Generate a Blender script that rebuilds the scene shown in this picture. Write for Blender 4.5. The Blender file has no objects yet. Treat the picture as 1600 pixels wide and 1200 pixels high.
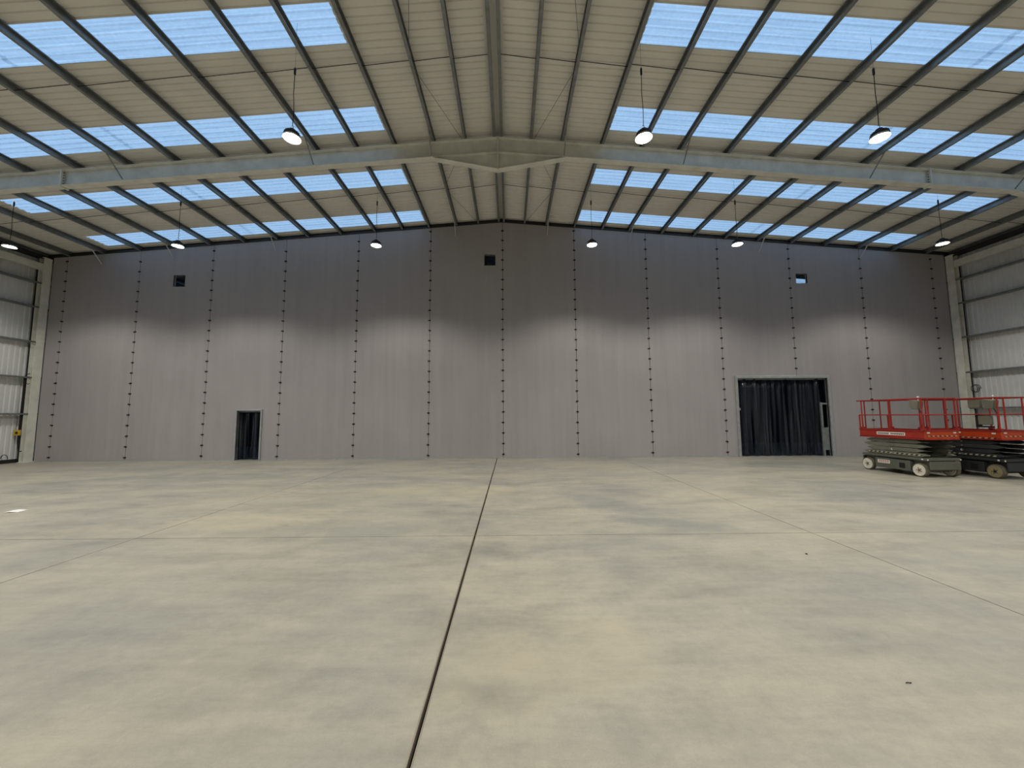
import bpy, math, random
from mathutils import Vector, Matrix
random.seed(7)
S = bpy.context.scene
COL = S.collection

# ------------------------------------------------------------------ camera
F_PX, PITCH, YAW, ROLL = 579.536, math.radians(4.82613), math.radians(0.41729), math.radians(-0.36537)
CAM_H = 1.8
fw = Vector((math.sin(YAW) * math.cos(PITCH), math.cos(YAW) * math.cos(PITCH), math.sin(PITCH)))
rt = Vector((math.cos(YAW), -math.sin(YAW), 0)); up = rt.cross(fw)
rt2 = rt * math.cos(ROLL) + up * math.sin(ROLL); up2 = up * math.cos(ROLL) - rt * math.sin(ROLL)
cd = bpy.data.cameras.new('camera'); cd.sensor_width = 36.0; cd.lens = F_PX / 1600 * 36.0
cd.clip_start = 0.05; cd.clip_end = 300
cam = bpy.data.objects.new('camera', cd); COL.objects.link(cam)
m = Matrix((rt2, up2, -fw)).transposed().to_4x4(); m.translation = (0, 0, CAM_H); cam.matrix_world = m
S.camera = cam

# ------------------------------------------------------------------ sky and exposure
w = bpy.data.worlds.new('sky'); S.world = w; w.use_nodes = True
bg = w.node_tree.nodes['Background']
bg.inputs['Color'].default_value = (0.42, 0.67, 1.0, 1); bg.inputs['Strength'].default_value = 0.86
S.view_settings.view_transform = 'Standard'; S.view_settings.look = 'None'
S.view_settings.gamma = 1.0; S.view_settings.use_curve_mapping = False
S.view_settings.exposure = 0.42
LAMP_W = 345.0
LAMP_COL = (1.0, 0.955, 0.86)

# ------------------------------------------------------------------ main dimensions (metres)
D = 15.77                       # rear partition
XL, XR = -19.80, 19.28          # partition ends
XCL, XCR = -20.22, 19.70        # side cladding
YF, YB = -10.5, 22.5            # wall behind the viewpoint, wall of the space beyond the partition
XRG, ZB, SL = -0.31, 10.33, 0.08    # ridge, purlin underside at the ridge, roof slope
PUR = 0.20                      # purlin depth
def zb(x): return ZB - SL * abs(x - XRG)
def zs(x): return zb(x) + PUR

# ------------------------------------------------------------------ helpers
class MB:
    def __init__(s): s.v = []; s.f = []; s.mi = []
    def add(s, vs, fs, mi=0):
        b = len(s.v); s.v += [tuple(p) for p in vs]
        s.f += [tuple(b + i for i in q) for q in fs]; s.mi += [mi] * len(fs); return s
    def hexa(s, p, mi=0):       # p: bottom 4 ccw, top 4 ccw
        return s.add(p, [(3, 2, 1, 0), (4, 5, 6, 7), (0, 1, 5, 4), (1, 2, 6, 5), (2, 3, 7, 6), (3, 0, 4, 7)], mi)
    def box(s, x0, x1, y0, y1, z0, z1, mi=0):
        return s.hexa([(x0, y0, z0), (x1, y0, z0), (x1, y1, z0), (x0, y1, z0),
                       (x0, y0, z1), (x1, y0, z1), (x1, y1, z1), (x0, y1, z1)], mi)
    def slab(s, x0, x1, y0, y1, a0, a1, b0, b1, mi=0):   # bottom z a0->a1 and top z b0->b1 along x
        return s.hexa([(x0, y0, a0), (x1, y0, a1), (x1, y1, a1), (x0, y1, a0),
                       (x0, y0, b0), (x1, y0, b1), (x1, y1, b1), (x0, y1, b0)], mi)
    def prism(s, pts, axis, c0, c1, mi=0):     # polygon in the other two axes, extruded along axis
        def P(a, b, c): return {'x': (c, a, b), 'y': (a, c, b), 'z': (a, b, c)}[axis]
        n = len(pts); vs = [P(a, b, c0) for a, b in pts] + [P(a, b, c1) for a, b in pts]
        fs = [tuple(range(n))[::-1], tuple(range(n, 2 * n))] + [(i, (i + 1) % n, n + (i + 1) % n, n + i) for i in range(n)]
        return s.add(vs, fs, mi)
    def tube(s, path, r, n=8, mi=0, cap=True):
        path = [Vector(p) for p in path]; vs = []; k = len(path)
        for i, p in enumerate(path):
            t = (path[min(i + 1, k - 1)] - path[max(i - 1, 0)]).normalized()
            a = t.orthogonal().normalized() if i == 0 else (a - t * a.dot(t)).normalized()
            b = t.cross(a)
            for j in range(n):
                q = 2 * math.pi * (j + .5) / n; vs.append(p + (a * math.cos(q) + b * math.sin(q)) * r)
        fs = [(i * n + j, i * n + (j + 1) % n, (i + 1) * n + (j + 1) % n, (i + 1) * n + j) for i in range(k - 1) for j in range(n)]
        if cap: fs += [tuple(range(n))[::-1], tuple(range((k - 1) * n, k * n))]
        return s.add(vs, fs, mi)
    def lathe(s, prof, n=20, axis='z', o=(0, 0, 0), mi=0):   # prof: (radius, height)
        vs = []
        for r, h in prof:
            for j in range(n):
                q = 2 * math.pi * j / n; c, d = r * math.cos(q), r * math.sin(q)
                p = {'z': (c, d, h), 'x': (h, c, d), 'y': (d, h, c)}[axis]
                vs.append((p[0] + o[0], p[1] + o[1], p[2] + o[2]))
        fs = [(i * n + j, i * n + (j + 1) % n, (i + 1) * n + (j + 1) % n, (i + 1) * n + j) for i in range(len(prof) - 1) for j in range(n)]
        if prof[0][0] > 1e-6: fs.append(tuple(range(n))[::-1])
        if prof[-1][0] > 1e-6: fs.append(tuple(range((len(prof) - 1) * n, len(prof) * n)))
        return s.add(vs, fs, mi)
    def mesh(s, name, mats, smooth=False):
        me = bpy.data.meshes.new(name); me.from_pydata(s.v, [], s.f)
        for mt in (mats if isinstance(mats, (list, tuple)) else [mats]): me.materials.append(mt)
        if any(s.mi): me.polygons.foreach_set('material_index', s.mi)
        if smooth:
            me.polygons.foreach_set('use_smooth', [True] * len(me.polygons))
            try: me.set_sharp_from_angle(angle=math.radians(40))
            except Exception: pass
        me.validate(); me.update(); return me
    def build(s, name, mats, parent=None, loc=None, smooth=False, bevel=0):
        return link(name, s.mesh(name, mats, smooth), parent, loc, bevel)

def link(name, me, parent=None, loc=None, bevel=0, rot=None, scale=None):
    o = bpy.data.objects.new(name, me); COL.objects.link(o)
    if parent: o.parent = parent
    if loc: o.location = loc
    if rot: o.rotation_euler = rot
    if scale: o.scale = scale
    if bevel:
        b = o.modifiers.new('bevel', 'BEVEL'); b.width = bevel; b.segments = 2; b.limit_method = 'ANGLE'; b.angle_limit = .6
    return o
def tag(o, label=None, cat=None, group=None, kind=None):
    for k, v in (('label', label), ('category', cat), ('group', group), ('kind', kind)):
        if v: o[k] = v
    return o
def empty(name, loc=(0, 0, 0), rz=0):
    o = bpy.data.objects.new(name, None); COL.objects.link(o); o.location = loc; o.rotation_euler[2] = rz
    o.empty_display_size = .2; return o
def struct(o, label, cat): return tag(o, label, cat, kind='structure')

# ------------------------------------------------------------------ materials
def lin(c): return tuple((x / 255 / 12.92 if x / 255 <= .04045 else ((x / 255 + .055) / 1.055) ** 2.4) for x in c) + (1,)
def nt_of(name):
    mt = bpy.data.materials.new(name); mt.use_nodes = True; nt = mt.node_tree
    return mt, nt, nt.nodes['Principled BSDF']
def worldpos(nt, scale=(1, 1, 1)):
    g = nt.nodes.new('ShaderNodeNewGeometry'); mp = nt.nodes.new('ShaderNodeMapping'); mp.inputs['Scale'].default_value = scale
    nt.links.new(g.outputs['Position'], mp.inputs['Vector']); return mp.outputs[0]
def noise(nt, vec, sc, det=4, rough=.55):
    n = nt.nodes.new('ShaderNodeTexNoise'); n.inputs['Scale'].default_value = sc
    n.inputs['Detail'].default_value = det; n.inputs['Roughness'].default_value = rough
    nt.links.new(vec, n.inputs['Vector']); return n.outputs['Fac']
def ramp(nt, fac, stops):
    r = nt.nodes.new('ShaderNodeValToRGB'); e = r.color_ramp.elements
    while len(e) < len(stops): e.new(.5)
    for q, (p, c) in zip(e, stops): q.position = p; q.color = c
    nt.links.new(fac, r.inputs[0]); return r.outputs[0]
def math_n(nt, op, a, b=None, clamp=False):
    n = nt.nodes.new('ShaderNodeMath'); n.operation = op; n.use_clamp = clamp
    for i, q in enumerate((a, b)):
        if q is None: continue
        if isinstance(q, (int, float)): n.inputs[i].default_value = q
        else: nt.links.new(q, n.inputs[i])
    return n.outputs[0]
def mixc(nt, fac, a, b, mode='MIX'):
    n = nt.nodes.new('ShaderNodeMix'); n.data_type = 'RGBA'; n.blend_type = mode
    for s, q in ((n.inputs[0], fac), (n.inputs[6], a), (n.inputs[7], b)):
        if isinstance(q, (int, float)): s.default_value = q
        elif isinstance(q, tuple): s.default_value = q
        else: nt.links.new(q, s)
    return n.outputs[2]
def bump(nt, bs, h, dist, strength=.4):
    b = nt.nodes.new('ShaderNodeBump'); b.inputs['Distance'].default_value = dist; b.inputs['Strength'].default_value = strength
    nt.links.new(h, b.inputs['Height']); nt.links.new(b.outputs[0], bs.inputs['Normal'])
def paint(name, rgb, rough=.5, metal=0, var=.12, nsc=3.0, spec=.5, stretch=(1, 1, 1)):
    mt, nt, bs = nt_of(name); c = lin(rgb)
    n = noise(nt, worldpos(nt, stretch), nsc)
    lo = tuple(x * (1 - var) for x in c[:3]) + (1,); hi = tuple(min(1, x * (1 + var)) for x in c[:3]) + (1,)
    nt.links.new(ramp(nt, n, [(.3, lo), (.7, hi)]), bs.inputs['Base Color'])
    bs.inputs['Roughness'].default_value = rough; bs.inputs['Metallic'].default_value = metal
    bs.inputs['Specular IOR Level'].default_value = spec
    return mt

M = {}
M['cream'] = paint('cream_steel_paint', (218, 217, 206), .45)
M['galv'] = paint('galvanised_steel', (134, 138, 138), .42, .45, .18, 6)
M['galv_light'] = paint('bright_galvanised', (176, 180, 182), .38, .5, .12, 6)
M['dark_steel'] = paint('dark_steel', (46, 48, 50), .55, .3)
M['liner'] = paint('roof_liner_sheet', (226, 223, 215), .55, 0, .05, .8, .3)
M['clad'] = paint('wall_cladding_sheet', (218, 219, 218), .5, 0, .05, 1.2, .3)
M['black'] = paint('black_rubber', (18, 18, 19), .6)
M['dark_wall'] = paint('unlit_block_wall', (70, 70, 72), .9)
M['plinth'] = paint('dark_plinth', (38, 37, 36), .8)
M['front'] = paint('front_cladding', (190, 188, 182), .7)

# grey woven partition sheet: faint vertical streaks and soft creases
mt, nt, bs = nt_of('partition_sheet')
n1 = noise(nt, worldpos(nt, (2.2, 1, .10)), 2.0, 5); n2 = noise(nt, worldpos(nt, (.5, 1, .5)), .9, 3)
c1 = ramp(nt, n1, [(.30, lin((163, 158, 159))), (.70, lin((169, 164, 165)))])
c2 = ramp(nt, n2, [(.3, (.92, .92, .93, 1)), (.7, (1, 1, 1, 1))])
nt.links.new(mixc(nt, 1.0, c1, c2, 'MULTIPLY'), bs.inputs['Base Color'])
bs.inputs['Roughness'].default_value = .62; bs.inputs['Specular IOR Level'].default_value = .3
bump(nt, bs, n1, .02, .25); M['sheet'] = mt

# translucent corrugated rooflight
mt = bpy.data.materials.new('rooflight_sheet'); mt.use_nodes = True; nt = mt.node_tree; nt.nodes.clear()
out = nt.nodes.new('ShaderNodeOutputMaterial'); tr = nt.nodes.new('ShaderNodeBsdfTranslucent'); gl = nt.nodes.new('ShaderNodeBsdfDiffuse')
nf = noise(nt, worldpos(nt, (.35, 7, 1)), 1.6, 5, .6); nb = noise(nt, worldpos(nt, (14, 14, 14)), 1.0, 4, .6)
ca = ramp(nt, nf, [(.32, (.74, .80, .85, 1)), (.68, (.96, .98, 1, 1))]); cb = ramp(nt, nb, [(.3, (.86, .88, .9, 1)), (.7, (1, 1, 1, 1))])  # streaks mix uneven sheet density with rib shading put into the tint
nt.links.new(mixc(nt, 1.0, ca, cb, 'MULTIPLY'), tr.inputs['Color']); gl.inputs['Color'].default_value = (.7, .75, .78, 1)
mx = nt.nodes.new('ShaderNodeMixShader'); mx.inputs[0].default_value = .12
nt.links.new(tr.outputs[0], mx.inputs[1]); nt.links.new(gl.outputs[0], mx.inputs[2]); nt.links.new(mx.outputs[0], out.inputs['Surface'])
M['rooflight'] = mt

# clear dark strip-curtain plastic
mt = bpy.data.materials.new('strip_curtain_plastic'); mt.use_nodes = True; nt = mt.node_tree; nt.nodes.clear()
out = nt.nodes.new('ShaderNodeOutputMaterial'); tp = nt.nodes.new('ShaderNodeBsdfTransparent'); tp.inputs['Color'].default_value = (.62, .68, .74, 1)
pb = nt.nodes.new('ShaderNodeBsdfPrincipled'); pb.inputs['Base Color'].default_value = lin((52, 57, 64)); pb.inputs['Roughness'].default_value = .16
fr = nt.nodes.new('ShaderNodeMixShader'); nz = noise(nt, worldpos(nt, (4.5, 4.5, .10)), 1.5, 2)
fc = nt.nodes.new('ShaderNodeMapRange'); fc.inputs['From Min'].default_value = .38; fc.inputs['From Max'].default_value = .64; fc.inputs['To Min'].default_value = .02; fc.inputs['To Max'].default_value = .8
nt.links.new(nz, fc.inputs['Value']); nt.links.new(fc.outputs[0], fr.inputs[0])
nt.links.new(tp.outputs[0], fr.inputs[1]); nt.links.new(pb.outputs[0], fr.inputs[2]); nt.links.new(fr.outputs[0], out.inputs['Surface'])
M['strip'] = mt

# power-floated concrete with stains, scuffs and tyre marks
mt, nt, bs = nt_of('concrete')
wp = worldpos(nt)
big = noise(nt, worldpos(nt, (.30, .42, 1)), 1.0, 5, .6)
sm = noise(nt, worldpos(nt, (.55, 1.5, 1)), 1.1, 6, .65)
fine = noise(nt, wp, 14, 5, .7); grain = noise(nt, wp, 90, 2, .6)
col = ramp(nt, big, [(.28, lin((148, 147, 140))), (.48, lin((167, 163, 150))), (.72, lin((181, 174, 155)))])
col = mixc(nt, .9, col, ramp(nt, sm, [(.28, (.74, .75, .76, 1)), (.5, (.95, .95, .95, 1)), (.75, (1.08, 1.07, 1.04, 1))]), 'MULTIPLY')
mid = noise(nt, worldpos(nt, (1, 1.3, 1)), 2.6, 7, .7); stk = noise(nt, worldpos(nt, (1.2, 9, 1)), 1.0, 5, .7)
col = mixc(nt, .8, col, ramp(nt, mid, [(.3, (.82, .83, .84, 1)), (.55, (1, 1, 1, 1)), (.75, (1.08, 1.07, 1.05, 1))]), 'MULTIPLY')
col = mixc(nt, .5, col, ramp(nt, stk, [(.3, (.84, .84, .84, 1)), (.6, (1.04, 1.04, 1.04, 1))]), 'MULTIPLY')
col = mixc(nt, .6, col, ramp(nt, fine, [(.25, (.86, .86, .85, 1)), (.6, (1.03, 1.03, 1.03, 1))]), 'MULTIPLY')
col = mixc(nt, .5, col, ramp(nt, grain, [(.3, (.90, .90, .90, 1)), (.7, (1.06, 1.06, 1.06, 1))]), 'MULTIPLY')
sepw = nt.nodes.new('ShaderNodeSeparateXYZ'); nt.links.new(wp, sepw.inputs[0])
warp = noise(nt, worldpos(nt, (1, 1, 1)), .9, 5, .65)
def blot(cx, cy, rx, ry, ang, depth, colr):
    global col
    dx = math_n(nt, 'SUBTRACT', sepw.outputs[0], cx); dy = math_n(nt, 'SUBTRACT', sepw.outputs[1], cy)
    ca, sa = math.cos(ang), math.sin(ang)
    a = math_n(nt, 'DIVIDE', math_n(nt, 'ADD', math_n(nt, 'MULTIPLY', dx, ca), math_n(nt, 'MULTIPLY', dy, sa)), rx)
    b = math_n(nt, 'DIVIDE', math_n(nt, 'SUBTRACT', math_n(nt, 'MULTIPLY', dy, ca), math_n(nt, 'MULTIPLY', dx, sa)), ry)
    r2 = math_n(nt, 'ADD', math_n(nt, 'MULTIPLY', a, a), math_n(nt, 'MULTIPLY', b, b))
    r2 = math_n(nt, 'ADD', r2, math_n(nt, 'MULTIPLY', math_n(nt, 'SUBTRACT', warp, .5), 5.0))
    k = math_n(nt, 'MULTIPLY', math_n(nt, 'SUBTRACT', 1.0, r2, True), depth, True)
    col = mixc(nt, k, col, colr)
GREY = lin((128, 131, 128)); TAN = lin((192, 180, 150))
for a in [(2.6, 6.3, 1.0, .35, -.35, .6, GREY), (2.0, 7.6, 1.5, .5, -.9, .45, GREY), (-2.6, 6.0, 2.2, .5, .15, .45, GREY), (-9.5, 11.5, 3.5, .8, 0, .45, GREY),
          (5.6, 4.6, 1.1, .6, 0, .40, GREY), (1.6, 5.2, 1.3, .35, .1, .3, GREY), (.3, 2.9, 1.1, .5, .2, .25, TAN), (-4.6, 6.8, 2.4, .7, .2, .30, TAN),
          (-1.6, 9.0, 2.0, .8, 0, .3, TAN), (9.0, 13.4, 4.0, 1.0, 0, .35, GREY), (4.2, 8.4, 1.6, .6, 0, .25, TAN), (-1.4, 3.2, .9, .7, .4, .22, GREY)]: blot(*a)
def track(x0, y0, x1, y1, wid, depth):      # tyre-tread print: dashes along a line
    global col
    L = math.hypot(x1 - x0, y1 - y0); ux, uy = (x1 - x0) / L, (y1 - y0) / L
    dx = math_n(nt, 'SUBTRACT', sepw.outputs[0], x0); dy = math_n(nt, 'SUBTRACT', sepw.outputs[1], y0)
    t = math_n(nt, 'ADD', math_n(nt, 'MULTIPLY', dx, ux), math_n(nt, 'MULTIPLY', dy, uy))
    s = math_n(nt, 'ABSOLUTE', math_n(nt, 'SUBTRACT', math_n(nt, 'MULTIPLY', dy, ux), math_n(nt, 'MULTIPLY', dx, uy)))
    k = math_n(nt, 'SUBTRACT', 1.0, math_n(nt, 'DIVIDE', s, wid), True)
    on = math_n(nt, 'MULTIPLY', math_n(nt, 'GREATER_THAN', t, 0), math_n(nt, 'LESS_THAN', t, L))
    dash = math_n(nt, 'MULTIPLY', math_n(nt, 'ADD', math_n(nt, 'SINE', math_n(nt, 'MULTIPLY', t, 26)), .6), .7, True)
    k = math_n(nt, 'MULTIPLY', math_n(nt, 'MULTIPLY', k, on), math_n(nt, 'MULTIPLY', dash, math_n(nt, 'MULTIPLY', warp, depth * .6)), True)
    col = mixc(nt, k, col, lin((122, 117, 104)))
track(-6.1, 6.0, -4.6, 10.8, .16, .9); track(-3.9, 6.1, -3.2, 7.6, .16, .9); track(-6.6, 4.3, -6.1, 6.0, .05, .8)
nt.links.new(col, bs.inputs['Base Color'])
nt.links.new(ramp(nt, sm, [(.3, (.40, .40, .40, 1)), (.7, (.56, .56, .56, 1))]), bs.inputs['Roughness'])
bs.inputs['Specular IOR Level'].default_value = .35
bump(nt, bs, fine, .004, .25); M['concrete'] = mt

# ------------------------------------------------------------------ floor: slabs cast between joints
floor = struct(MB().box(XCL - .3, XCR + .3, YF, YB, -.30, -.06).build('floor', M['plinth']), 'pale grey concrete floor with long straight joints', 'floor')
JX = [XCL - .2, -15.75, -10.68, -5.60, -.53, 4.56, 9.45, 14.5, XCR + .2]; JY = [YF, 5.75, YB]
for i in range(8):
    for j in range(2):
        gl0 = .021 if i == 4 else .006; gl1 = .021 if i == 3 else .006
        MB().box(JX[i] + gl0, JX[i + 1] - gl1, JY[j] + .006, JY[j + 1] - .006, -.2, 0).build('slab', M['concrete'], floor)
M['seal'] = paint('joint_sealant', (58, 54, 48), .8)
for jx in JX[1:-1]:
    if jx != -.53: MB().box(jx - .0062, jx + .0062, YF, YB, -.05, -.003).build('joint_seal', M['seal'], floor)
MB().box(JX[0], JX[-1], 5.744, 5.756, -.05, -.0035).build('joint_seal', M['seal'], floor)
M['joint_steel'] = paint('joint_edge_steel', (150, 142, 128), .45, .4)
for xx in (-.551, -.519):
    MB().box(xx, xx + .010, YF, YB, -.1, .001).build('joint_edge', M['joint_steel'], floor)

# ------------------------------------------------------------------ roof: ribbed sheets, rooflights, purlins, rods
ceiling = struct(empty('ceiling', (XRG, 0, ZB + .2)), 'shallow pitched roof of ribbed cream liner sheets on grey steel purlins', 'ceiling')
def under(o, parent):       # keep world placement while parenting to a moved empty
    o.parent = parent; o.matrix_parent_inverse = Matrix.Translation(-parent.location); return o
PW = .86
def sheet_mb(xa, xb, width=PW, ribs=5, h=.028):
    mb = MB(); pr = []; p = width / ribs
    for r in range(ribs):
        pr += [(r * p, 0), (r * p + p * .56, 0), (r * p + p * .64, h), (r * p + p * .92, h)]
    pr += [(width, 0), (width + .012, -.006)]
    pr[0] = (0, .004)
    za, zc = zs(xa), zs(xb); n = len(pr)
    mb.add([(xa, y, za + z) for y, z in pr] + [(xb, y, zc + z) for y, z in pr], [(i, i + 1, n + i + 1, n + i) for i in range(n - 1)])
    return mb
XE = {-1: XCL - .25, 1: XCR + .25}
SKY = {-1: (-17.25, -3.66), 1: (3.04, 17.15)}
meshes = {}
for sd in (-1, 1):
    a, b = SKY[sd]
    rg0, rg1 = (b, XRG - .10) if sd < 0 else (XRG + .10, a)
    ev0, ev1 = (XE[-1], a) if sd < 0 else (b, XE[1])
    meshes[sd] = dict(full=sheet_mb(*((XE[-1], XRG - .10) if sd < 0 else (XRG + .10, XE[1]))).mesh('roof_panel', M['liner']),
                      ridge=sheet_mb(rg0, rg1).mesh('roof_panel', M['liner']), eave=sheet_mb(ev0, ev1).mesh('roof_panel', M['liner']))
    xm = a + (b - a) * (.46 if sd < 0 else .54)
    meshes[sd]['p0'] = sheet_mb(a, xm).mesh('pane', M['rooflight']); meshes[sd]['p1'] = sheet_mb(xm - .12 if sd > 0 else xm - .12, b).mesh('pane', M['rooflight'])
Y0 = 6.925
nwin = 0
where = {0: 'band nearest the viewpoint', 3: 'band just before the cream rafter', 6: 'band just past the cream rafter', 9: 'band closest to the grey partition', 12: 'band beyond the partition', 15: 'band far beyond the partition',
         -3: 'band just above the viewpoint', -9: 'band well behind the viewpoint', -15: 'band far behind the viewpoint'}
for k in range(-20, 19):
    y = Y0 + PW * k
    for sd in (-1, 1):
        me = meshes[sd]
        sky = (k % 3 == 0) and (k in where or k < 0)
        if k < 0 and k not in (-3, -9, -15): sky = False
        if not sky:
            under(link('roof_panel', me['full'], None, (0, y, 0)), ceiling)
        else:
            for q in ('ridge', 'eave'): under(link('roof_panel', me[q], None, (0, y, 0)), ceiling)
            nwin += 1
            we = empty('window_%d' % nwin, (sum(SKY[sd]) / 2, y, zs(sum(SKY[sd]) / 2)))
            side = 'left' if sd < 0 else 'right'
            struct(we, 'blue lit translucent rooflight on the %s slope, %s' % (side, where[k]), 'rooflight')
            for q in ('p0', 'p1'): under(link('pane', me[q], None, (0, y, .004 if q == 'p1' else 0)), we)
# ridge closure
mb = MB()
mb.add([(XRG - .22, YF, ZB + .17), (XRG, YF, ZB + .20), (XRG + .22, YF, ZB + .17), (XRG - .22, YB, ZB + .17), (XRG, YB, ZB + .20), (XRG + .22, YB, ZB + .17)], [(0, 1, 4, 3), (1, 2, 5, 4)])
mb.add([(XRG - .22, YF, ZB + .19), (XRG, YF, ZB + .22), (XRG + .22, YF, ZB + .19), (XRG - .22, YB, ZB + .19), (XRG, YB, ZB + .22), (XRG + .22, YB, ZB + .19)], [(3, 4, 1, 0), (4, 5, 2, 1)])
under(mb.build('ridge_cap', M['liner']), ceiling)
# purlins: lipped channels
PX = {-1: [-.385, -1.37, -2.33, -3.53, -4.70, -5.91, -7.38, -8.82, -10.18, -11.62, -13.10, -14.60, -16.12, -17.68, -19.15, -20.15],
      1: [-.235, .76, 1.72, 2.95, 4.18, 5.36, 6.80, 8.22, 9.62, 11.06, 12.52, 14.0, 15.5, 17.0, 18.52, 19.65]}
sec = [(0, 0), (.078, 0), (.078, .022), (.071, .022), (.071, .007), (.007, .007), (.007, PUR - .007), (.071, PUR - .007), (.071, PUR - .022), (.078, PUR - .022), (.078, PUR), (0, PUR)]
pm = MB().prism(sec, 'y', YF, YB).mesh('purlin', M['galv'])
for sd in (-1, 1):
    for ip, x in enumerate(PX[sd]):
        under(link('purlin', pm, None, (x, 0, zb(x) - .003), scale=(sd if ip == 0 else -sd, 1, 1), rot=(0, 0, 0)), ceiling)
rodm = MB().tube([(0, 0, 0), (1, 0, 0)], .0085, 6).mesh('sag_rod', M['dark_steel'])
for yr in (8.22, 13.25, 3.2):
    for sd in (-1, 1):
        for a, b in zip(PX[sd][:-1], PX[sd][1:]):
            dy = random.uniform(-.02, .02); za, zc = zb(a) + .13, zb(b) + .075
            L = math.hypot(b - a, zc - za)
            under(link('sag_rod', rodm, None, (a, yr + dy, za), rot=(0, -math.atan2(zc - za, b - a), 0), scale=(L, 1, 1)), ceiling)
for sd in (-1, 1):      # wind bracing rods each side of the ridge
    a, b = PX[sd][1], PX[sd][2]
    for (xa, ya, xb, yb) in ((b, 8.2, a, 10.9), (b, 8.1, a + (b - a) * .3, 5.6), (b, 13.2, a, 15.7), (b, 13.05, a, 10.9)):
        under(MB().tube([(xa, ya, zb(xa) + .05), (xb, yb, zb(xb) + .05)], .007, 6).build('brace_rod', M['galv']), ceiling)

# ------------------------------------------------------------------ rear partition of grey sheets
wall = struct(empty('wall_rear', (0, D, 0)), 'tall grey sheet partition with clipped vertical seams across the hall', 'wall')
SEAM = [-19.187 + 3.1539 * k for k in range(13)]
EDGES = [XL] + SEAM + [XR]
HOLES = [(-11.46, -10.47, 0, 2.06), (9.76, 13.62, 0, 3.31), (-1.06, -.58, 8.35, 8.84), (-14.55, -14.05, 7.45, 7.96), (12.62, 13.12, 7.50, 7.93)]
def panel_mb(x0, x1, topf, t=.05):
    hs = [h for h in HOLES if h[0] < x1 and h[1] > x0]
    xs = {x0, x1} | {max(x0, h[0]) for h in hs} | {min(x1, h[1]) for h in hs}
    if x0 < XRG < x1: xs.add(XRG)
    xs = sorted(xs); zc = sorted({0.0} | {h[2] for h in hs} | {h[3] for h in hs})
    rows = zc + [None]
    Z = lambda i, x: topf(x) if rows[i] is None else rows[i]
    solid = {}
    for i in range(len(xs) - 1):
        for j in range(len(rows) - 1):
            cx = (xs[i] + xs[i + 1]) / 2; c0 = rows[j]; c1 = rows[j + 1] if rows[j + 1] is not None else 99
            solid[i, j] = not any(h[0] < cx < h[1] and h[2] <= c0 + 1e-6 and h[3] >= c1 - 1e-6 for h in hs)
    mb = MB(); nx, nz = len(xs), len(rows)
    vid = lambda i, j, k: (k * nx * nz) + j * nx + i
    vs = [(xs[i], k * t, Z(j, xs[i])) for k in range(2) for j in range(nz) for i in range(nx)]
    fs = []
    for (i, j), ok in solid.items():
        if not ok: continue
        fs.append((vid(i, j, 0), vid(i + 1, j, 0), vid(i + 1, j + 1, 0), vid(i, j + 1, 0)))
        fs.append((vid(i, j + 1, 1), vid(i + 1, j + 1, 1), vid(i + 1, j, 1), vid(i, j, 1)))
        for di, dj, e0, e1 in ((-1, 0, (i, j + 1), (i, j)), (1, 0, (i + 1, j), (i + 1, j + 1)), (0, -1, (i, j), (i + 1, j)), (0, 1, (i + 1, j + 1), (i, j + 1))):
            if not solid.get((i + di, j + dj), False):
                fs.append((vid(*e0, 0), vid(*e0, 1), vid(*e1, 1), vid(*e1, 0)))
    return mb.add(vs, fs)
clipm = MB().prism([(-.055, -.022), (.02, -.03), (.055, -.012), (.055, .012), (.02, .03), (-.055, .022)], 'y', -.022, 0).mesh('clip', M['black'])
M['seam'] = paint('seam_batten', (60, 57, 58), .7)
for i in range(len(EDGES) - 1):
    x0, x1 = EDGES[i] + (.008 if i else 0), EDGES[i + 1] - (.008 if i < len(EDGES) - 2 else 0)
    p = panel_mb(x0, x1, lambda x: zb(x) - .015).build('panel', M['sheet'], wall)
    if i < len(EDGES) - 2:
        xs_ = EDGES[i + 1]
        bx = MB()
        zlo = 3.31 if any(h[0] < xs_ < h[1] and h[2] == 0 for h in HOLES) else 0.0
        bx.box(xs_ - .06, xs_ + .06, .05, .075, zlo, zb(xs_) - .03).build('seam_batten', M['seam'], wall)
        z = .17 + random.uniform(-.03, .03)
        while z < zb(xs_) - .15:
            if z > zlo:
                link('clip', clipm, p, (xs_ + random.uniform(-.012, .004), -.001, z), rot=(0, random.uniform(-.15, .15), 0))
            z += .443
# dark strip standing in for the shaded gap between partition head and roof
cl = MB()
for xa, xb in ((XCL, XRG), (XRG, XCR)): cl.slab(xa, xb, .10, .14, zb(xa) - .2, zb(xb) - .2, zs(xa), zs(xb))
cl.build('head_gap_shade', M['dark_steel'], wall)
hb = MB()
for xa, xb in ((XL, XRG), (XRG, XR)): hb.slab(xa, xb, -.03, .03, zb(xa) - .02, zb(xb) - .02, zb(xa) + .06, zb(xb) + .06)
struct(hb.build('trim_1', M['dark_steel'], None, (0, D, 0)), 'dark steel angle along the head of the grey partition', 'trim')
base = struct(empty('baseboard_rear', (0, D, 0)), 'thin pale strip along the foot of the grey partition', 'baseboard')
for xa, xb in ((XL, -11.53), (-10.40, 9.66), (13.74, XR)):
    MB().box(xa, xb, -.012, -.001, 0, .035).build('strip', M['galv_light'], base)
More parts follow.
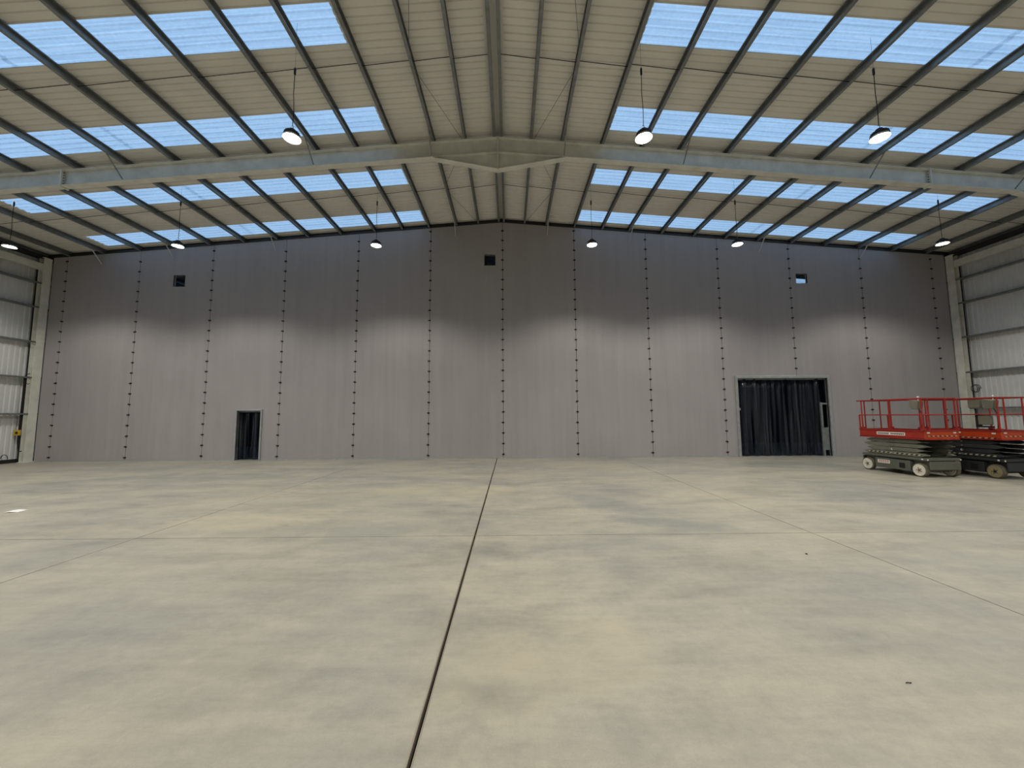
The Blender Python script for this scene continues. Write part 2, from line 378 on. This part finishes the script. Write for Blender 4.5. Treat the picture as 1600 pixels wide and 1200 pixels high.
# vent opening linings and hanging wires
for h in HOLES[2:]:
    fr_ = MB(); t = .012
    fr_.box(h[0] - t, h[0], -.004, .11, h[2] - t, h[3] + t); fr_.box(h[1], h[1] + t, -.004, .11, h[2] - t, h[3] + t)
    fr_.box(h[0], h[1], -.004, .11, h[2] - t, h[2]); fr_.box(h[0], h[1], -.004, .11, h[3], h[3] + t)
    fr_.build('vent_lining', M['sheet'], wall)

# ------------------------------------------------------------------ doorways with strip curtains
def strip_door(name, x0, x1, ztop, label, n, fwid, guard=False):
    d = struct(empty(name, ((x0 + x1) / 2, D, 0)), label, 'strip curtain'); cx = (x0 + x1) / 2
    for a, b in ((x0 - fwid, x0), (x1, x1 + fwid)):
        MB().box(a - cx, b - cx, -.06, .10, 0, ztop + fwid).build('jamb', M['galv_light'], d, bevel=.006)
    MB().box(x0 - cx, x1 - cx, -.06, .10, ztop, ztop + fwid).build('head', M['galv_light'], d, bevel=.006)
    MB().box(x0 - cx, x1 - cx, .10, .13, ztop - .06, ztop + .05).build('hanging_rail', M['galv'], d)
    pitch = (x1 - x0) / n; wd = pitch * 1.3
    for i in range(n):
        c = x0 + pitch * (i + .5) - cx; mb = MB(); ns, nz = 6, 9; ph = random.uniform(0, 6); bow = (-1 if i % 2 else 1) * random.uniform(.05, .10)
        vs = []
        for k in range(nz):
            z = .035 + (ztop - .06) * k / (nz - 1); sway = .012 * math.sin(ph + k * .8) + random.uniform(-.004, .004); tw = .22 * math.sin(ph + k * .45)
            for s in range(ns + 1):
                u = s / ns - .5
                vs.append((c + u * wd * (.97 - .02 * math.sin(k)) + sway, .16 + (.018 if i % 2 else 0) + bow * (1 - 4 * u * u) + u * wd * tw, z))
        fs = [(k * (ns + 1) + s, k * (ns + 1) + s + 1, (k + 1) * (ns + 1) + s + 1, (k + 1) * (ns + 1) + s) for k in range(nz - 1) for s in range(ns)]
        o = mb.add(vs, fs).build('curtain_strip', M['strip'], d, smooth=True)
        sdm = o.modifiers.new('thickness', 'SOLIDIFY'); sdm.thickness = .004
    return d
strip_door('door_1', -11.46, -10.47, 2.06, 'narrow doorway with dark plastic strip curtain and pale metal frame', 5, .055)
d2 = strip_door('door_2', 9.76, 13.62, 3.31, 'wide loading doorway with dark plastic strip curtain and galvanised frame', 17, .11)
# narrow steel guard frame standing inside the right jamb
g = MB(); ox = 13.62 - 11.69
g.box(ox - .33, ox - .24, .02, .08, 0, 2.27).build('guard_post', M['galv'], d2)
for zz in (2.18, 1.13):
    MB().box(ox - .24, ox - .0, .03, .07, zz, zz + .07).build('guard_rung', M['galv'], d2)
MB().box(ox - .24, ox - .02, .045, .055, .25, 1.13).build('guard_sheet', M['galv'], d2)
MB().box(-1.95, -1.90, -.09, -.06, 1.95, 2.05).build('latch', M['galv_light'], d2)

# ------------------------------------------------------------------ side walls, front wall, space beyond
RAILZ = [1.95, 3.47, 4.98, 6.47, 7.52]
def side_wall(name, xc, sd, label):
    wl = struct(empty(name, (xc, 0, 0)), label, 'wall')
    mb = MB(); pr = []; rp = 1 / 6
    for r in range(6): pr += [(r * rp, 0), (r * rp + .08, 0), (r * rp + .10, .032), (r * rp + .145, .032)]
    pr += [(1.0, 0), (1.012, -.004)]; n = len(pr); zt = zs(xc) + .1
    mb.add([(sd * z, y, .14) for y, z in pr] + [(sd * z, y, zt) for y, z in pr], [(i, i + 1, n + i + 1, n + i) for i in range(n - 1)])
    me = mb.mesh('cladding_sheet', M['clad'])
    for k in range(33): link('cladding_sheet', me, wl, (0, YF + k, 0))
    rs = [(0, 0), (-sd * .20, 0), (-sd * .20, .065), (-sd * .192, .065), (-sd * .192, .008), (-sd * .008, .008), (-sd * .008, .065), (0, .065)]
    rm = MB().prism(rs, 'y', YF, YB).mesh('sheeting_rail', M['galv'])
    for z in RAILZ: link('sheeting_rail', rm, wl, (-sd * .035, 0, z))
    MB().box(-.02, .10, YF, YB, 0, .15).build('plinth', M['plinth'], wl) if sd > 0 else MB().box(-.10, .02, YF, YB, 0, .15).build('plinth', M['plinth'], wl)
    MB().box(-sd * .30 if sd > 0 else .06, -sd * .06 if sd > 0 else .30, YF, YB, zb(xc) - .12, zb(xc) + .02).build('gutter_angle', M['dark_steel'], wl)
    return wl
wl_l = side_wall('wall_left', XCL, -1, 'left side wall of pale ribbed cladding behind grey horizontal rails')
wl_r = side_wall('wall_right', XCR, 1, 'right side wall of pale ribbed cladding behind grey horizontal rails')
struct(MB().box(XCL - .2, XCR + .2, YF - .2, YF, 0, 11).build('wall_front', M['front']), 'plain pale end wall behind the viewpoint', 'wall')
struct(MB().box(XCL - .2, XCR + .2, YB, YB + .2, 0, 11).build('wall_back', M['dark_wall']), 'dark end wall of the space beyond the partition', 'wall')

# ------------------------------------------------------------------ steel columns
def column(xi, xo, yc, label, ztop):
    c = empty('steel_column', ((xi + xo) / 2, yc, 0)); tag(c, label, 'column', 'cream portal frame columns')
    h = abs(xo - xi) / 2; fwid = .14
    s = 1 if xo > xi else -1
    MB().box(-h, -h + .02, -fwid, fwid, .02, ztop).build('flange', M['cream'], c)
    MB().box(h - .02, h, -fwid, fwid, .02, ztop).build('flange', M['cream'], c)
    MB().box(-h + .02, h - .02, -.008, .008, .02, ztop).build('web', M['cream'], c)
    MB().box(-h - .03, h + .03, -fwid - .03, fwid + .03, 0, .02).build('base_plate', M['cream'], c)
    MB().box(-h + .02, h - .02, -fwid + .01, fwid - .01, ztop - .02, ztop).build('cap_plate', M['cream'], c)
    return c
colL = column(-19.80, -20.02, 15.60, 'cream steel column at the partition edge beside the left cladding', 8.66)
colR = column(19.28, 19.50, 15.60, 'cream steel column at the partition edge beside the right cladding', 8.66)
YR = 10.79
column(-19.80, -20.02, YR, 'cream steel column carrying the left end of the roof rafter', 8.60)
column(19.28, 19.50, YR, 'cream steel column carrying the right end of the roof rafter', 8.60)
for xi, sd, lab in ((-19.93, -1, 'cream tubular eaves beam running along the left wall'), (19.41, 1, 'cream tubular eaves beam running along the right wall')):
    e = empty('eaves_beam', (xi, (YF + 15.59) / 2, 8.24)); tag(e, lab, 'beam', 'eaves beams')
    hl = (15.59 - YR) / 2 - .02
    for yc in ((15.59 + YR) / 2, YR - hl - .03):
        MB().box(-.09, .09, yc - hl - (YF + 15.59) / 2, yc + hl - (YF + 15.59) / 2, -.14, .14).build('beam_length', M['cream'], e, bevel=.02)
    for yy in (15.57, YR + .02):
        MB().box(-.10, .10, yy - .01 - (YF + 15.59) / 2, yy + .01 - (YF + 15.59) / 2, -.2, .2).build('end_plate', M['cream'], e)
# rail stays crossing the columns
for wl_, sd, xi, xo in ((wl_l, -1, -19.80, -20.02), (wl_r, 1, 19.28, 19.50)):
    x_ = wl_.location.x
    for z in (7.52, 4.98):
        MB().tube([(xo - x_, 15.43, z + .02), (xi - x_, 15.44, z + .02)], .014, 6).build('rail_stay', M['galv'], wl_)
        if z < 6: MB().tube([(xo - x_, 15.0, z + .02), (xi - x_, 15.45, z - .12), (xi - x_ , 15.45, z - .02)], .010, 6).build('rail_stay', M['galv'], wl_)
for wl_, x0 in ((wl_l, -20.06), (wl_r, 19.54)):   # dark angle closing the cladding at the column
    MB().box(x0 - wl_.location.x - .04, x0 - wl_.location.x + .025, 15.46, 15.52, .15, 8.4).build('corner_angle', M['dark_steel'], wl_)

# ------------------------------------------------------------------ cream rafter of the near portal frame
rf = empty('roof_rafter', (XRG, YR, 0)); tag(rf, 'cream steel roof rafter with deep apex haunch spanning the hall', 'beam')
def lx(x): return x - XRG
DEP, FW2, TF = .50, .10, .022
def top(x): return zb(x) - .005
for sd in (-1, 1):
    xe = -19.80 if sd < 0 else 19.28
    a, b = (xe, XRG) if sd < 0 else (XRG, xe)
    A, B = lx(a), lx(b)
    MB().slab(A, B, -FW2, FW2, top(a) - TF, top(b) - TF, top(a), top(b)).build('top_flange', M['cream'], rf)
    MB().slab(A, B, -.007, .007, top(a) - DEP + TF, top(b) - DEP + TF, top(a) - TF, top(b) - TF).build('web', M['cream'], rf)
    MB().slab(A, B, -FW2, FW2, top(a) - DEP, top(b) - DEP, top(a) - DEP + TF, top(b) - DEP + TF).build('bottom_flange', M['cream'], rf)
    # apex haunch
    xh = -2.30 if sd < 0 else 1.74
    zh, za = top(xh) - DEP, 9.30
    p = (lx(xh), zh - TF, zh); q = (0, za - TF, za)
    (s0, s1) = (p, q) if sd < 0 else (q, p)
    MB().slab(s0[0], s1[0], -FW2, FW2, s0[1], s1[1], s0[2], s1[2]).build('haunch_flange', M['cream'], rf)
    MB().prism([(lx(xh), zh), (0, za), (0, top(XRG) - DEP)], 'y', -.007, .007).build('haunch_web', M['cream'], rf)
    # knee haunch towards the column
    xk = -15.75 if sd < 0 else 15.62
    zk, ze = top(xk) - DEP, top(xe) - DEP - .55
    p = (lx(xk), zk - TF, zk); q = (lx(xe), ze - TF, ze)
    (s0, s1) = (p, q) if sd > 0 else (q, p)
    MB().slab(s0[0], s1[0], -FW2, FW2, s0[1], s1[1], s0[2], s1[2]).build('haunch_flange', M['cream'], rf)
    MB().prism([(lx(xk), zk), (lx(xe), ze), (lx(xe), top(xe) - DEP)], 'y', -.007, .007).build('haunch_web', M['cream'], rf)
    # bolted splice
    xs_ = -13.46 if sd < 0 else 12.94
    sp = MB().box(lx(xs_) - .022, lx(xs_) + .022, -.115, .115, top(xs_) - DEP - .04, top(xs_) + .0).build('splice_plate', M['cream'], rf)
    for kz in range(5):
        for dy in (-.06, .06):
            zz = top(xs_) - .08 - kz * .085
            MB().lathe([(.016, 0), (.016, .03)], 6, 'x', (lx(xs_) + .022, dy, zz)).build('bolt', M['galv'], sp)
            MB().lathe([(.016, -.03), (.016, 0)], 6, 'x', (lx(xs_) - .022, dy, zz)).build('bolt', M['galv'], sp)
    # fly braces from purlins down to the lower flange
    for xp in ((-2.33, -5.91, -11.62, -17.68) if sd < 0 else (1.72, 5.36, 11.06, 15.5)):
        for sy in (-1, 1):
            MB().tube([(lx(xp), sy * .62, zb(xp) + .05), (lx(xp), sy * .09, top(xp) - DEP + TF + .02)], .018, 5).build('fly_brace', M['galv'], rf)
MB().box(-.014, .014, -FW2 - .01, FW2 + .01, 9.24, top(XRG) + .0).build('apex_plate', M['cream'], rf)
# stays of the hidden rafter behind the partition
for xp in (-17.68, -14.60, -10.18, -2.33, 1.72, 5.36, 11.06, 15.5):
    MB().tube([(xp, -.50, zb(xp) + .05), (xp, -.03, zb(xp) - .48)], .022, 5).build('fly_brace', M['galv_light'], wall)

# ------------------------------------------------------------------ high bay lamps
M['lamp_black'] = paint('lamp_housing', (26, 26, 28), .5, .3)
mt, nt, bs = nt_of('lamp_lens'); bs.inputs['Base Color'].default_value = (1, 1, 1, 1)
bs.inputs['Emission Color'].default_value = LAMP_COL + (1,); bs.inputs['Emission Strength'].default_value = 22.0
ln = noise(nt, worldpos(nt), 30, 2); nt.links.new(ramp(nt, ln, [(.2, (.97, .97, .97, 1)), (.8, (1, 1, 1, 1))]), bs.inputs['Base Color']); M['lens'] = mt
M['reflector'] = paint('lamp_reflector', (200, 200, 196), .3, .7)
hous = MB().lathe([(.03, .17), (.06, .17), (.062, .125), (.10, .12), (.135, .10), (.155, .06), (.16, .03), (.15, .022)][::-1], 28).mesh('housing', M['lamp_black'], True)
refl = MB().lathe([(.15, .03), (.172, -.028), (.168, -.03), (.146, .026)], 28).mesh('reflector', M['reflector'], True)
lens = MB().lathe([(0.0, -.012), (.08, -.010), (.145, .012), (.15, .022)], 28).mesh('lens', M['lens'], True)
fin = MB()
for j in range(16):
    q = 2 * math.pi * j / 16; c, d = math.cos(q), math.sin(q)
    fin.hexa([(c * .064 - d * .004, d * .064 + c * .004, .12), (c * .064 + d * .004, d * .064 - c * .004, .12), (c * .15 + d * .004, d * .15 - c * .004, .065), (c * .15 - d * .004, d * .15 + c * .004, .065),
              (c * .064 - d * .004, d * .064 + c * .004, .15), (c * .064 + d * .004, d * .064 - c * .004, .15), (c * .15 + d * .004, d * .15 - c * .004, .09), (c * .15 - d * .004, d * .15 + c * .004, .09)])
finm = fin.mesh('heat_sink', M['lamp_black'])
hookm = MB().tube([(0, 0, .17), (0, 0, .20), (.02, 0, .22), (.02, 0, .245), (0, 0, .26), (-.018, 0, .245)], .006, 6).mesh('hook', M['galv'])
LX = [-16.85, -11.2, -4.50, 2.85, 7.84, 14.92]
ROWS = [12.2, 7.3, 2.3, -2.6]
wnames = ['hanging nearest the left column', 'hanging above the left square opening', 'hanging left of the ridge', 'hanging right of the ridge', 'hanging above the wide doorway', 'hanging nearest the right column']
ZL = 7.60
for r, y in enumerate(ROWS):
    for i, x in enumerate(LX):
        t = empty('high_bay_lamp', (x, y, ZL))
        seen = r == 0 or (r == 1 and i in (2, 3, 4))
        if r == 0: lab = 'round high bay lamp by the partition, ' + wnames[i]
        elif seen: lab = 'glaring high bay lamp before the cream rafter, ' + {2: 'left of the ridge', 3: 'right of the ridge on a black cord', 4: 'farthest right, over the rooflight'}[i]
        elif r == 1: lab = 'high bay lamp outside the picture, level with the near lamp row, ' + ('far left', 'left', '', '', '', 'far right')[i]
        else: lab = 'high bay lamp hanging overhead or behind the viewpoint'
        tag(t, lab, 'lamp', 'high bay lamps' if r < 2 else 'high bay lamps behind the viewpoint')
        tilt = random.uniform(-.05, .05)
        for nm, me in (('housing', hous), ('heat_sink', finm), ('reflector', refl), ('lens', lens), ('hook', hookm)):
            link(nm, me, t)
        zr = zs(x) - ZL + .02
        mid = 9.0 - ZL
        MB().tube([(0, 0, .25), (.012, .004, .6), (-.008, 0, 1.0), (0, 0, mid)], .0075, 6).build('cord', M['black'], t)
        MB().lathe([(.012, mid), (.022, mid + .03), (.022, mid + .14), (.01, mid + .17)], 10).build('connector', M['black'], t)
        MB().tube([(0, 0, mid + .15), (0, 0, zr)], .003, 5).build('suspension_wire', M['galv'], t)
        ld = bpy.data.lights.new('lamp_light', 'SPOT'); ld.energy = LAMP_W; ld.color = LAMP_COL
        ld.spot_size = math.radians(143); ld.spot_blend = .46; ld.shadow_soft_size = .10
        lo = bpy.data.objects.new('light_source', ld); COL.objects.link(lo); lo.parent = t; lo.location = (0, 0, -.05)

# ------------------------------------------------------------------ scissor lifts
M['red'] = paint('red_rail_paint', (150, 38, 30), .5, 0, .2, 5)
M['orange'] = paint('orange_deck_paint', (180, 62, 22), .45, 0, .14, 4)
M['redpanel'] = paint('red_panel_paint', (158, 42, 28), .45, 0, .12, 4)
M['arm'] = paint('grey_green_arm_paint', (104, 106, 94), .5, 0, .15, 4)
M['arm_dark'] = paint('darker_arm_grey', (50, 53, 56), .5, 0, .15, 4)  # second lift: arms a darker grey than the first
M['chassis'] = paint('grey_green_chassis_paint', (92, 95, 84), .5, 0, .18, 4)
M['chassis_dark'] = paint('darker_chassis_grey', (46, 48, 50), .5, 0, .18, 4)  # second lift: chassis a darker grey than the first
M['tyre_white'] = paint('pale_tyre_rubber', (216, 212, 196), .7, 0, .12, 9)
M['tyre_side'] = paint('worn_tyre_tread', (96, 90, 76), .8, 0, .2, 12)
M['tyre_tan'] = paint('tan_tyre_rubber', (150, 138, 104), .75, 0, .15, 9)
M['white_decal'] = paint('white_decal', (222, 220, 212), .5, 0, .03)
M['ink'] = paint('dark_print', (60, 58, 60), .6); M['red_ink'] = paint('red_print', (170, 40, 44), .6)
M['boxgrey'] = paint('control_box_grey', (112, 110, 96), .55)
def stripes(name, ca, cb, pitch):
    mt, nt, bs = nt_of(name); tc = nt.nodes.new('ShaderNodeTexCoord'); sp = nt.nodes.new('ShaderNodeSeparateXYZ'); nt.links.new(tc.outputs['Object'], sp.inputs[0])
    u = math_n(nt, 'ADD', math_n(nt, 'ADD', sp.outputs[0], sp.outputs[1]), sp.outputs[2])
    k = math_n(nt, 'GREATER_THAN', math_n(nt, 'FRACT', math_n(nt, 'DIVIDE', u, pitch)), .5)
    nt.links.new(mixc(nt, k, lin(ca), lin(cb)), bs.inputs['Base Color']); bs.inputs['Roughness'].default_value = .5; return mt
M['hz'] = stripes('hazard_stripe_print', (34, 34, 31), (180, 173, 140), .13)

def lift(loc, rz, label, dark):
    t = empty('scissor_lift', loc, rz); tag(t, label, 'scissor lift', 'scissor lifts')
    W, L = .50, .93
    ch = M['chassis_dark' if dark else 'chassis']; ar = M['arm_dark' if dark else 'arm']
    # chassis
    body = MB().prism([(-L + .03, .20), (-L + .30, .12), (L - .30, .12), (L - .03, .20), (L - .03, .46), (-L + .03, .46)], 'x', -W + .13, W - .13).build('chassis', ch, t, bevel=.01)
    for s in (-1, 1):
        sp_ = MB().box(s * (W - .01) - .01, s * (W - .01) + .01, -.50, .50, .13, .42).build('side_tray', ch, t, bevel=.012)
        MB().box(s * (W - .08) - .05, s * (W - .08) + .05, -.50, .50, .14, .41).build('tray_body', ch, t)
        ex = -W
        if s < 0:
            MB().box(ex - .006, ex - .001, .06, .42, .27, .37).build('decal', M['white_decal'], sp_)
            for z0, z1 in ((.335, .355), (.300, .320)):
                for q in range(5): MB().box(ex - .008, ex - .006, .09 + q * .062, .135 + q * .062, z0, z1).build('print_mark', M['red_ink'], sp_)
            MB().box(ex - .004, ex + .004, -.36, -.20, .19, .34).build('forklift_pocket', M['black'], sp_)
    MB().box(-W + .02, W - .02, -L, L, .46, .53).build('chassis_deck', ch, t, bevel=.012)
    MB().box(-W + .06, W - .06, -L - .03, -L, .22, .44).build('end_panel', ch, t, bevel=.01)
    MB().box(-W + .06, W - .06, L, L + .03, .22, .44).build('end_panel', ch, t, bevel=.01)
    for s in (-1, 1):
        MB().box(s * (W - .03) - .012, s * (W - .03) + .012, -L - .012, -L, .47, .51).build('reflector_stud', M['white_decal'], t)
        MB().box(s * W - s * .022, s * W - s * .012, -.83, -.79, .475, .515).build('reflector_stud', M['white_decal'], t)
    # wheels
    for s in (-1, 1):
        for yy in (-.72, .76):
            ty = M['tyre_tan' if dark else 'tyre_white']
            wh = empty('wheel', (s * (W - .06), yy, .19)); wh.parent = t
            MB().lathe([(.125, -.055), (.165, -.062), (.186, -.05), (.19, -.03), (.19, .03), (.186, .05), (.165, .062), (.125, .055)], 28, 'x').build('tyre', M['tyre_side'], wh, smooth=True)
            for fs_ in (-1, 1):
                MB().lathe([(.0, fs_ * .052), (.07, fs_ * .052), (.11, fs_ * .056), (.155, fs_ * .066), (.163, fs_ * .060)], 28, 'x').build('wheel_disc', ty, wh, smooth=True)
                MB().lathe([(.0, fs_ * .075), (.03, fs_ * .072), (.045, fs_ * .052)], 12, 'x').build('hub', M['tyre_side' if not dark else 'black'], wh, smooth=True)
                for b5 in range(5):
                    q = b5 * 2 * math.pi / 5
                    MB().lathe([(.012, fs_ * .05), (.012, fs_ * .068)][::1], 6, 'x', (0, .06 * math.cos(q), .06 * math.sin(q))).build('wheel_nut', M['dark_steel'], wh)
    # scissor stack
    for k in range(4):
        z = .545 + k * .123
        la = L - .05 - (.09 if k % 2 else 0)
        for s in (-1, 1):
            prof = [(-la, z + .045), (-la + .15, z), (la - .15, z), (la, z + .045), (la, z + .062), (la - .15, z + .108), (-la + .15, z + .108), (-la, z + .062)]
            arm = MB().prism(prof, 'x', s * (W - .09) - .025, s * (W - .09) + .025).build('scissor_arm', ar, t, bevel=.006)
            inn = MB().prism(prof, 'x', s * (W - .16) - .022, s * (W - .16) + .022).build('scissor_arm', ar, t)
            MB().lathe([(.022, -.012), (.022, .012)], 10, 'x', (s * (W - .062), 0, z + .054)).build('pivot_pin', M['galv'], arm)
            if s < 0 and k == 0:
                ha = MB().box(-W + .058, -W + .064, -la + .12, la - .14, z + .038, z + .070).build('hazard_strip', M['hz'], arm)
            if s < 0 and k == 1:
                em = MB().lathe([(.03, -.008), (.03, .0)], 14, 'x', (-W + .064, .02, z + .044)).build('round_emblem', M['white_decal'], arm)
        if k in (0, 3):
            for yy in (-la + .16, la - .16):
                MB().tube([(-W + .10, yy, z + .054), (W - .10, yy, z + .054)], .022, 8).build('cross_tube', M['dark_steel'], t)  # coloured dark to stand in for shade inside the hollow stack
    MB().tube([(0, -.50, .60), (0, .45, .95)], .045, 12).build('lift_cylinder', M['dark_steel'], t)
    # platform
    MB().box(-W, W, -L, L, 1.045, 1.085).build('platform_floor', M['dark_steel'], t)
    for s in (-1, 1):
        tb = MB().box(s * W - (.012 if s > 0 else 0), s * W + (.012 if s < 0 else 0), -L, L, 1.05, 1.285).build('toe_board', M['redpanel' if not dark else 'orange'], t, bevel=.004)
        MB().box(s * W - .02, s * W + .02, -L, L, 1.275, 1.305).build('toe_rail', M['red'], tb)
        MB().box(s * W - .02, s * W + .02, -L, L, 1.04, 1.07).build('toe_rail', M['red'], tb)
        if s < 0:
            if not dark:
                MB().box(-W - .004, -W - .001, -.44, .38, 1.135, 1.225).build('name_plate', M['white_decal'], tb)
                for q in range(16):
                    if q != 8: MB().box(-W - .006, -W - .004, -.41 + q * .048, -.375 + q * .048, 1.16, 1.20).build('print_mark', M['ink'], tb)
            else:
                MB().box(-W - .004, -W - .001, -L + .08, .3, 1.075, 1.10).build('hazard_strip', M['hz'], tb)
                for yy in (-L + .1, -.05): MB().box(-W - .004, -W - .001, yy, yy + .09, 1.20, 1.24).build('decal', M['white_decal'], tb)
        te = MB().box(-W, W, s * L - .006, s * L + .006, 1.05, 1.285).build('toe_board', M['orange'], t, bevel=.004)
        MB().box(-W, W, s * L - .02, s * L + .02, 1.275, 1.305).build('toe_rail', M['red'], te)
        MB().box(-W, W, s * L - .02, s * L + .02, 1.04, 1.07).build('toe_rail', M['red'], te)
        if s < 0:
            MB().box(-W + .08, W - .06, -L - .010, -L - .007, 1.135, 1.158).build('hazard_strip', M['hz'], te)
            for xx in (-.42, .34): MB().box(xx, xx + .08, -L - .010, -L - .007, 1.22, 1.255).build('decal', M['white_decal'], te)
    R_ = .02
    def bar(p, q, r=R_, nm='guard_rail'): MB().tube([p, q], r, 8).build(nm, M['red'], t)
    for s in (-1, 1):
        x = s * (W - .02)
        bar((x, -L, 2.20), (x, L + .04, 2.20)); bar((x, -L, 1.74), (x, L, 1.74), .016)
        for yy in (-L + .02, -.02, L - .10, L - .01):
            bar((x, yy, 1.29), (x, yy, 1.74), .022, 'post')
            if yy != L - .01: bar((x, yy, 1.72), (x, yy, 2.20), .018, 'post')
        for yy in (-L + .02, -.02, L - .10):
            MB().box(x - .035, x + .035, yy - .05, yy + .05, 1.30, 1.36).build('post_socket', M['red'], t)
        y = s * (L - .02)
        bar((-W + .02, y, 2.20), (W - .02, y, 2.20)); bar((-W + .02, y, 1.74), (W - .02, y, 1.74), .016)
        for xx in (-.30, .22):
            bar((xx, y, 1.29), (xx, y, 2.20), .018, 'post')
    # controls hung on the rail
    cb = MB().prism([(-L + .10, 2.13), (-L + .34, 2.17), (-L + .34, 1.98), (-L + .28, 1.90), (-L + .14, 1.90)], 'x', -W + .03, -W + .20).build('control_box', M['boxgrey'], t, bevel=.012)
    MB().box(-W + .05, -W + .18, -L + .12, -L + .34, 2.045, 2.065).build('control_lip', M['black'], cb)
    MB().lathe([(.012, 2.15), (.012, 2.22), (.026, 2.23), (.026, 2.26), (.0, 2.27)], 10, 'z', (-W + .11, -L + .16, 0)).build('joystick', M['white_decal'], cb, smooth=True)
    MB().tube([(-W + .10, -L + .16, 1.92), (-W + .08, -L + .08, 1.75), (-W + .06, -L + .07, 1.5), (-W + .08, -L + .10, 1.32)], .012, 6).build('control_cable', M['black'], cb)
    if dark:
        MB().box(-W + .05, -W + .16, -.50, -.24, 1.93, 2.16).build('switch_box', M['boxgrey'], t, bevel=.01)
        db = MB().box(-W + .04, -W + .13, -.72, -.44, 1.45, 1.72).build('document_box', M['boxgrey'], t, bevel=.02)
        MB().box(-W + .05, -W + .14, -.46, -.38, 1.40, 1.74).build('bracket', M['black'], db)
        MB().box(-W + .05, -W + .14, -.72, -.38, 1.38, 1.42).build('bracket', M['black'], db)
    return t
lift((12.03, 11.28, 0), math.radians(1.2), 'red scissor lift with grey arms and white wheels, in full view', False)
lift((13.74, 10.93, 0), math.radians(.6), 'orange scissor lift with darker arms, cut by the right edge', True)

# ------------------------------------------------------------------ small things on the left wall and floor
cbl = empty('wall_cable', (-20.05, 15.40, .30)); tag(cbl, 'black cable hanging down the left cladding beside the column', 'cable')
MB().tube([(0, 0, 3.2), (.01, .0, 2.4), (0, 0, 1.4), (-.01, 0, .6), (0, .02, .28), (.06, .0, .15), (.20, -.02, .17)], .022, 8).build('cable_run', M['black'], cbl)
MB().tube([(0, -.02, 3.16), (.08, -.02, 3.30), (.24, -.03, 3.34)], .014, 6).build('loose_tail', M['black'], cbl)
MB().tube([(0, -.02, 3.14), (.10, -.03, 2.95), (.22, -.03, 2.90), (.27, -.03, 2.93)], .010, 6).build('loose_tail', M['black'], cbl)
M['yellow'] = paint('yellow_box_paint', (206, 168, 40), .5)
jb = empty('junction_box', (-20.05, 15.36, 1.22)); tag(jb, 'small yellow junction box on the cable beside the left column', 'junction box')
MB().box(-.11, .11, -.05, .03, -.11, .11).build('box_body', M['yellow'], jb, bevel=.012)
MB().lathe([(.045, -.075), (.045, -.05)], 14, 'y', (.04, 0, 0)).build('socket', M['black'], jb)
wc = MB(); pts = [(.16 * math.cos(q * .42), -.02 + .004 * q, .16 * math.sin(q * .42)) for q in range(34)]
tag(wc.tube(pts, .010, 6).build('wire_coil', M['dark_steel'], None, (19.50, 15.30, 2.80)), 'loose coil of dark wire hanging beside the right column', 'wire')
pts = [(.14 * math.cos(q * .3), 0, .16 * math.sin(q * .3)) for q in range(11)]
tag(MB().tube(pts, .014, 6).build('hose_loop', M['dark_steel'], None, (-20.08, 15.06, .20)), 'small dark hose loop low on the left cladding', 'hose')
M['paper'] = paint('white_paper', (235, 235, 232), .7, 0, .03)
ppr = MB(); ppr.add([(-.11, -.09, .002), (0, -.10, .014), (.12, -.07, .003), (-.12, .05, .012), (.01, .04, .03), (.11, .07, .006), (-.09, .11, .003), (0, .10, .012), (.09, .12, .002)], [(0, 1, 4, 3), (1, 2, 5, 4), (3, 4, 7, 6), (4, 5, 8, 7)])
pp = ppr.build('paper_scrap', M['paper'], None, (-9.61, 7.46, 0)); sm_ = pp.modifiers.new('thickness', 'SOLIDIFY'); sm_.thickness = .002
tag(pp, 'crumpled white scrap of paper on the concrete at far left', 'paper')
M['twig'] = paint('dark_twig', (44, 38, 32), .8)
tag(MB().tube([(-.02, 0, .004), (-.006, .003, .006), (.008, -.001, .005), (.02, .004, .004)], .0028, 6).build('debris_chip', M['twig'], None, (2.654, 2.616, 0)), 'thin dark sliver lying on the concrete in the foreground', 'debris')
tag(MB().lathe([(.0, .001), (.012, .002), (.015, .007), (.008, .012), (0, .012)], 9).build('debris_pellet', M['twig'], None, (3.80, 4.90, 0)), 'small dark pellet on the concrete beside the right joint', 'debris')
